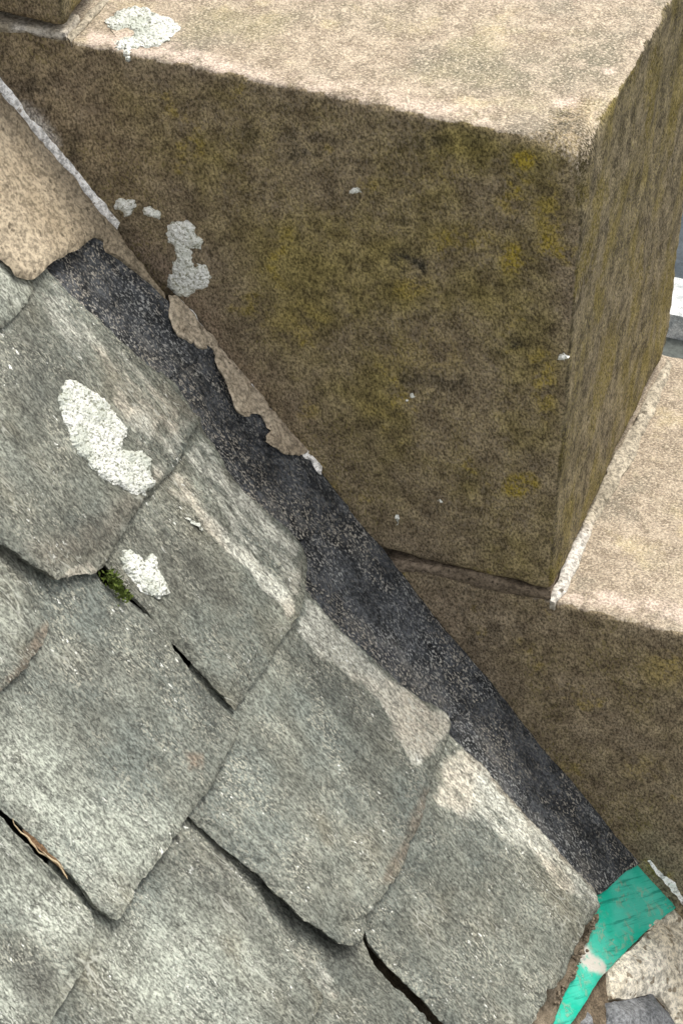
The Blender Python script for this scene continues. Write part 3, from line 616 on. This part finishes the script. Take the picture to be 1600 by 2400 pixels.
# ------------------------------------------------------------------ felt flashing strips along the wall
def strip_f(base):
    return lambda a, b: base + 0.006 * sstep(-b, 0.045, 0.0) + 0.0012 * np.sin(a * 47 + b * 31)
def strip(name, px, base, mat, label, cat, group=None, masks=None, seed=0):
    o = piece(name, FR, px, strip_f(base), 0.0028, mat, None, 0.0032, 0.0007, 0.0006, 40, 0.0008, 0.004, masks=masks, seed=seed, inset=0.0003)
    return tag(o, label, cat, group)
g_ = 'black felt flashing strips along the wall'
strip('flashing_strip', [(215, 520), (262, 578), (340, 650), (390, 697), (402, 712), (450, 760), (505, 822), (455, 850), (395, 888), (330, 880), (240, 800), (150, 720), (90, 600), (150, 540)],
      0.0, MFELT, 'uppermost black felt flashing strip, below the broken brown cement', 'flashing strip', g_, seed=61,
      masks={'m1': [([(265, 760), (330, 770), (420, 800), (440, 850), (395, 890), (330, 850)], 0.55, 25)]})
strip('flashing_strip', [(400, 700), (505, 815), (575, 905), (630, 973), (690, 1040), (755, 1108), (820, 1188), (812, 1208), (760, 1238), (710, 1266), (640, 1240), (560, 1190), (470, 1090), (360, 960), (330, 850)],
      -0.0030, MFELT, 'black felt flashing strip beside the ragged cement remnant, second from the top', 'flashing strip', g_, seed=62,
      masks={'m1': [([(395, 870), (440, 830), (500, 880), (520, 930), (470, 980)], 0.6, 20), ([(560, 1090), (640, 1170), (720, 1230), (690, 1260), (600, 1180)], 0.55, 18)]})
strip('flashing_strip', [(750, 1100), (822, 1186), (880, 1260), (940, 1340), (1000, 1418), (1085, 1522), (1166, 1622), (1130, 1646), (1100, 1660), (1062, 1684), (990, 1680), (900, 1600), (760, 1470), (680, 1380), (640, 1220)],
      -0.006, MFELT, 'black felt flashing strip below the mortar joint in the wall, third from the top', 'flashing strip', g_, seed=63,
      masks={'m1': [([(800, 1440), (900, 1480), (1000, 1560), (1070, 1660), (1020, 1660), (900, 1550)], 0.75, 25), ([(740, 1290), (830, 1220), (870, 1300), (800, 1360)], 0.35, 30)]})
strip('flashing_strip', [(1090, 1520), (1170, 1622), (1240, 1705), (1300, 1778), (1350, 1838), (1400, 1902), (1460, 1970), (1512, 2016), (1470, 2040), (1440, 2068), (1404, 2096), (1330, 2090), (1180, 1920), (1050, 1790), (1010, 1640)],
      -0.009, MFELT, 'lowest black felt flashing strip, speckled grey, ending at the green membrane', 'flashing strip', g_, seed=64,
      masks={'m1': [([(1070, 1690), (1150, 1690), (1250, 1830), (1340, 1950), (1420, 2060), (1380, 2090), (1240, 1920), (1100, 1780)], 0.6, 30)]})
strip('green_membrane', [(1440, 1940), (1512, 2014), (1550, 2062), (1591, 2117), (1560, 2146), (1500, 2196), (1440, 2256), (1400, 2302), (1370, 2352), (1338, 2400), (1310, 2470), (1250, 2470), (1283, 2400),
      (1306, 2330), (1325, 2280), (1345, 2200), (1350, 2120), (1380, 2000)], -0.012, MGRN, 'bright green worn membrane corner below the black flashing at lower right', 'membrane', seed=65,
      masks={'m1': [([(1345, 2215), (1375, 2208), (1392, 2240), (1422, 2262), (1420, 2284), (1385, 2276), (1350, 2245)], 1.0, 5)],
             'm2': [([(1440, 2080), (1510, 2090), (1530, 2160), (1470, 2180), (1430, 2130)], 0.7, 25)]})

# ------------------------------------------------------------------ cement along the wall
def fil_f(a, b): return 0.007 + 0.0135 * sstep(-b, 0.004, 0.12)
fil = empty('cement_fillet', FR.to3([0.05], [-0.08], [0.0])[0])
tag(fil, 'brown cement fillet with a broken lower edge at upper left, over the black felt', 'cement fillet')
piece('cement_body', FR, [(-20, 186), (0, 207), (30, 240), (60, 277), (100, 322), (140, 370), (180, 415), (210, 455), (240, 492), (262, 515), (280, 537), (300, 570), (345, 622), (390, 682), (394, 697),
      (380, 681), (360, 660), (330, 632), (300, 607), (270, 590), (262, 575), (255, 562), (240, 555), (225, 556), (205, 568), (190, 580), (160, 596), (130, 608), (115, 622), (100, 638), (85, 650),
      (70, 650), (45, 640), (30, 622), (12, 605), (0, 598), (-40, 570), (-150, 450), (-250, 300), (-100, 100)], fil_f, 0.006, MFIL, fil, 0.003, 0.0009, 0.0014, 50, 0.003, 0.006, seed=71, inset=0.004)
o = piece('mortar_lip', FW, [(-30, 150), (0, 186), (25, 215), (55, 255), (85, 288), (105, 310), (130, 343), (139, 360), (152, 372), (165, 382), (200, 425), (222, 453), (229, 465), (246, 480), (265, 505), (279, 526),
      (272, 545), (250, 526), (224, 492), (198, 462), (172, 430), (142, 396), (112, 361), (82, 326), (52, 291), (22, 250), (-8, 217), (-38, 182)], lambda a, b: np.clip(0.0075 - 1.0 * (b + ROOF * (a - X0)) * math.cos(AL), 0.0012, 0.0075), 0.008, MPALE, fil,
      0.002, 0.0008, 0.0008, 90, 0.0015, 0.003, seed=72)
o['label'] = 'thin white mortar edge against the wall'
rem = [([(398, 690), (401, 704), (400, 725), (403, 746), (409, 765), (421, 784), (436, 790), (449, 797), (457, 797), (463, 809), (475, 817), (500, 816), (507, 826), (509, 846), (513, 863), (528, 884), (534, 905),
         (546, 928), (551, 947), (561, 966), (578, 975), (596, 969), (618, 972), (627, 985), (633, 1004), (640, 1011), (630, 1022), (629, 1036), (650, 1050), (668, 1063), (690, 1069), (716, 1066), (726, 1056),
         (700, 1022), (672, 992), (640, 955), (608, 916), (578, 880), (552, 850), (528, 822), (505, 792), (480, 764), (455, 734), (430, 708), (412, 690)], 'ragged brown cement remnant clinging to the wall foot beside the black felt', False),
       ([(703, 1052), (714, 1066), (728, 1075), (738, 1090), (746, 1104), (754, 1112), (758, 1096), (752, 1083), (742, 1072), (725, 1062), (714, 1052)], 'small pale mortar chip at the lower end of the cement remnants', True)]
for i, (px, lab, pale) in enumerate(rem):
    o = piece('cement_remnant', FR, px, lambda a, b: 0.0064 + 0.0010 * fbm(np.c_[a, b], 40, 3, 3), 0.0025, MPALE if pale else MREM, None, 0.0018, 0.0013, 0.0010, 110, 0.0009, 0.0022, seed=80 + i, jsc=170)
    tag(o, lab, 'cement', 'cement remnants along the wall')
o = piece('mortar_line', FW, [(411, 697), (430, 712), (450, 732), (475, 763), (500, 800), (520, 826), (545, 856), (568, 882), (600, 920), (640, 968), (690, 1030), (725, 1060), (718, 1064), (684, 1034), (632, 970), (594, 924), (560, 888), (540, 858), (515, 827), (500, 815), (492, 800), (470, 764), (448, 737), (428, 716)],
      lambda a, b: a * 0 + 0.002, 0.004, MPALE, None, 0.0018, 0.0016, 0.0006, 90, 0.001, 0.002, seed=90)
tag(o, 'thin pale mortar line on the wall above the cement remnants', 'mortar')
o = piece('mortar_line', FW, [(1522, 2016), (1540, 2040), (1552, 2050), (1566, 2062), (1580, 2070), (1590, 2090), (1612, 2122), (1650, 2160), (1652, 2190), (1610, 2140), (1588, 2112), (1565, 2083), (1540, 2053), (1516, 2020)],
      lambda a, b: np.clip(0.0075 - 1.0 * (b + ROOF * (a - X0)) * math.cos(AL), 0.0012, 0.0075), 0.006, MPALE, None, 0.0018, 0.0012, 0.001, 90, 0.001, 0.003, seed=92)
tag(o, 'white mortar line on the wall beside the green membrane corner', 'mortar')

# ------------------------------------------------------------------ rubble at the wall foot, lower right
rub = empty('rubble_wall', FR.to3([0.78], [-0.03], [-0.03])[0])
tag(rub, 'rubble wall head of pale and grey stones below the green membrane', 'wall')
dome = lambda k, r: (lambda V2, dist: k * sstep(dist, 0, r))
def stone(px, h, th, mat, k, r, seed, lab=None, **kw):
    o = piece('rubble_stone', FR, px, lambda a, b: a * 0 + h, th, mat, rub, 0.003, 0.0016, 0.002, 40, 0.004, 0.008, bump=dome(k, r), seed=seed, **kw)
    if lab: o['label'] = lab
    return o
stone([(1430, 2268), (1455, 2248), (1482, 2226), (1530, 2180), (1575, 2148), (1640, 2160), (1720, 2220), (1720, 2480), (1600, 2480), (1575, 2365), (1555, 2335), (1530, 2326), (1480, 2338), (1440, 2338), (1436, 2300)],
      -0.012, 0.05, MSTP, 0.005, 0.02, 101, 'pale cream rubble stone')
stone([(1428, 2520), (1432, 2348), (1478, 2340), (1532, 2328), (1572, 2366), (1592, 2440), (1590, 2520)], -0.012, 0.05, MSTG, 0.007, 0.015, 102, 'blue grey rubble stone')
stone([(1330, 2440), (1352, 2385), (1375, 2350), (1392, 2385), (1402, 2440), (1400, 2500), (1340, 2500)], -0.020, 0.04, MSTG, 0.006, 0.012, 103, 'small grey rubble stone')
stone([(1372, 2352), (1400, 2318), (1428, 2272), (1436, 2310), (1434, 2380), (1430, 2500), (1405, 2500), (1392, 2400), (1380, 2372)], -0.021, 0.04, MSOIL, 0.003, 0.01, 104, 'brown earth packed between the stones')
stone([(1500, 2180), (1560, 2130), (1592, 2104), (1640, 2130), (1660, 2230), (1600, 2180), (1560, 2170)], -0.009, 0.03, MSTP, 0.002, 0.01, 105, 'beige mortar behind the pale stone')
piece('packed_earth', FR, [(1404, 2140), (1385, 2150), (1350, 2210), (1320, 2290), (1270, 2320), (1225, 2440), (1290, 2440), (1306, 2380), (1320, 2345), (1345, 2290), (1365, 2240), (1380, 2200), (1396, 2172)],
      lambda a, b: a * 0 - 0.0075, 0.01, MGRIT, rub, 0.002, 0.0022, 0.0016, 120, 0.002, 0.004, seed=106, jsc=120)
box_fr('wall_fill', FR, (0.62, 1.4), (-0.6, -0.004), (-0.16, -0.019), MSOIL, rub)

# ------------------------------------------------------------------ small things
# grit caught below the last slate
V, F = [], []
edge_pts = [(1402, 2150), (1385, 2185), (1372, 2215), (1362, 2245), (1350, 2280), (1332, 2312), (1318, 2335), (1305, 2360)]
for k in range(80):
    a = random.random() * (len(edge_pts) - 1); i = int(a); p = np.array(edge_pts[i]) * (1 - a + i) + np.array(edge_pts[i + 1]) * (a - i)
    p = p + np.array([random.gauss(-7, 4), random.gauss(-2, 4)])
    q = onto(FR, [p], lambda a, b: a * 0 - 0.006)[0]
    r = random.uniform(0.0006, 0.0020)
    bm = bmesh.new(); bmesh.ops.create_icosphere(bm, subdivisions=1, radius=r)
    c = FR.to3([q[0]], [q[1]], [-0.006 + 0.3 * r])[0]; b0 = len(V)
    for v in bm.verts: V.append(np.array(v.co) * np.array([1, random.uniform(.75, 1.1), .7]) * random.uniform(.8, 1.2) + c)
    for f_ in bm.faces: F.append([b0 + v.index for v in f_.verts])
    bm.free()
tag(mesh_obj('grit', V, F, MGRIT, None, None, 180), 'brown grit caught between the lowest slate tail and the green membrane', 'grit', kind='stuff')

# moss tuft between two slates
moss_pts = [(250, 1340), (262, 1352), (270, 1365), (279, 1378), (290, 1390), (298, 1402)]
V, F = [], []
for k in range(340):
    a = random.random() * (len(moss_pts) - 1); i = int(a); p = np.array(moss_pts[i]) * (1 - a + i) + np.array(moss_pts[i + 1]) * (a - i)
    p = p + np.array([random.gauss(0, 4.5), random.gauss(0, 4.5)])
    q = onto(FR, [p], lambda a, b: a * 0 + 0.012)[0]
    hh = random.uniform(0.006, 0.016)
    c = FR.to3([q[0]], [q[1]], [hh])[0]
    d1 = np.array([random.gauss(0, 1) for _ in range(3)]); d1 /= np.linalg.norm(d1); d1 = d1 + 0.8 * N_; d1 /= np.linalg.norm(d1)
    d2 = np.cross(d1, [random.gauss(0, 1) for _ in range(3)]); d2 /= np.linalg.norm(d2)
    ln, wd = random.uniform(0.002, 0.0045), random.uniform(0.0005, 0.001); b0 = len(V)
    V += [c, c + d1 * ln * .5 + d2 * wd, c + d1 * ln, c + d1 * ln * .5 - d2 * wd]; F.append([b0, b0 + 1, b0 + 2, b0 + 3])
tag(mesh_obj('moss_tuft', V, F, MMOSS, None, None, 180), 'small green moss tuft in the gap between two slates at left', 'moss')

# dead leaf and stems wedged in the gap
leafroot = empty('dead_leaf', FR.to3(*[[v] for v in (*onto(FR, [(95, 1985)], lambda a, b: a * 0 + 0.012)[0], 0.012)])[0])
tag(leafroot, 'dry brown leaf with pale stems wedged in the slate gap at lower left', 'leaf')
def ribbon(name, px, w0, hgt, mat, parent, curl=0.0, seed=0):
    q = onto(FR, px, lambda a, b: a * 0 + hgt); n = 26
    seg = np.r_[0, np.cumsum(np.hypot(*np.diff(q, axis=0).T))]; t = np.linspace(0, seg[-1], n)
    c = np.c_[np.interp(t, seg, q[:, 0]), np.interp(t, seg, q[:, 1])]
    tg = np.gradient(c, axis=0); tg /= np.linalg.norm(tg, axis=1)[:, None]; pr = np.c_[-tg[:, 1], tg[:, 0]]
    wv = w0 * np.sin(np.linspace(0.12, math.pi - 0.12, n)) ** 0.6 * (1 + 0.5 * fbm(c, 120, 3, seed))
    V, F = [], []
    for layer in (0, 1):
        for u in np.linspace(-1, 1, 6):
            P = c + pr * (wv * u)[:, None]; hz = hgt + 0.0012 * fbm(c, 150, 2, seed + 1) + curl * wv * (u * u) - 0.0005 * layer
            V += FR.to3(P[:, 0], P[:, 1], hz).tolist()
    for layer in (0, 1):
        for j in range(5):
            for i in range(n - 1):
                a = layer * 6 * n + j * n + i; F.append([a, a + 1, a + n + 1, a + n])
    for j in (0, 5):
        for i in range(n - 1):
            a = j * n + i; b = 6 * n + a; F.append([a, a + 1, b + 1, b])
    return mesh_obj(name, V, F, mat, parent, None, 180)
ribbon('leaf_blade', [(55, 1945), (75, 1968), (95, 1990), (120, 2012), (140, 2030), (158, 2055)], 0.0024, 0.013, MLEAF, leafroot, 0.8, 5)
ribbon('stem', [(30, 1918), (34, 1932), (60, 1958), (90, 1995), (112, 2008), (135, 2022), (150, 2042), (160, 2060)], 0.0006, 0.0165, MSTEM, leafroot, 0.0, 6)
ribbon('stem', [(100, 1996), (118, 2010), (142, 2026), (153, 2035)], 0.0005, 0.0175, MSTEM, leafroot, 0.0, 7)
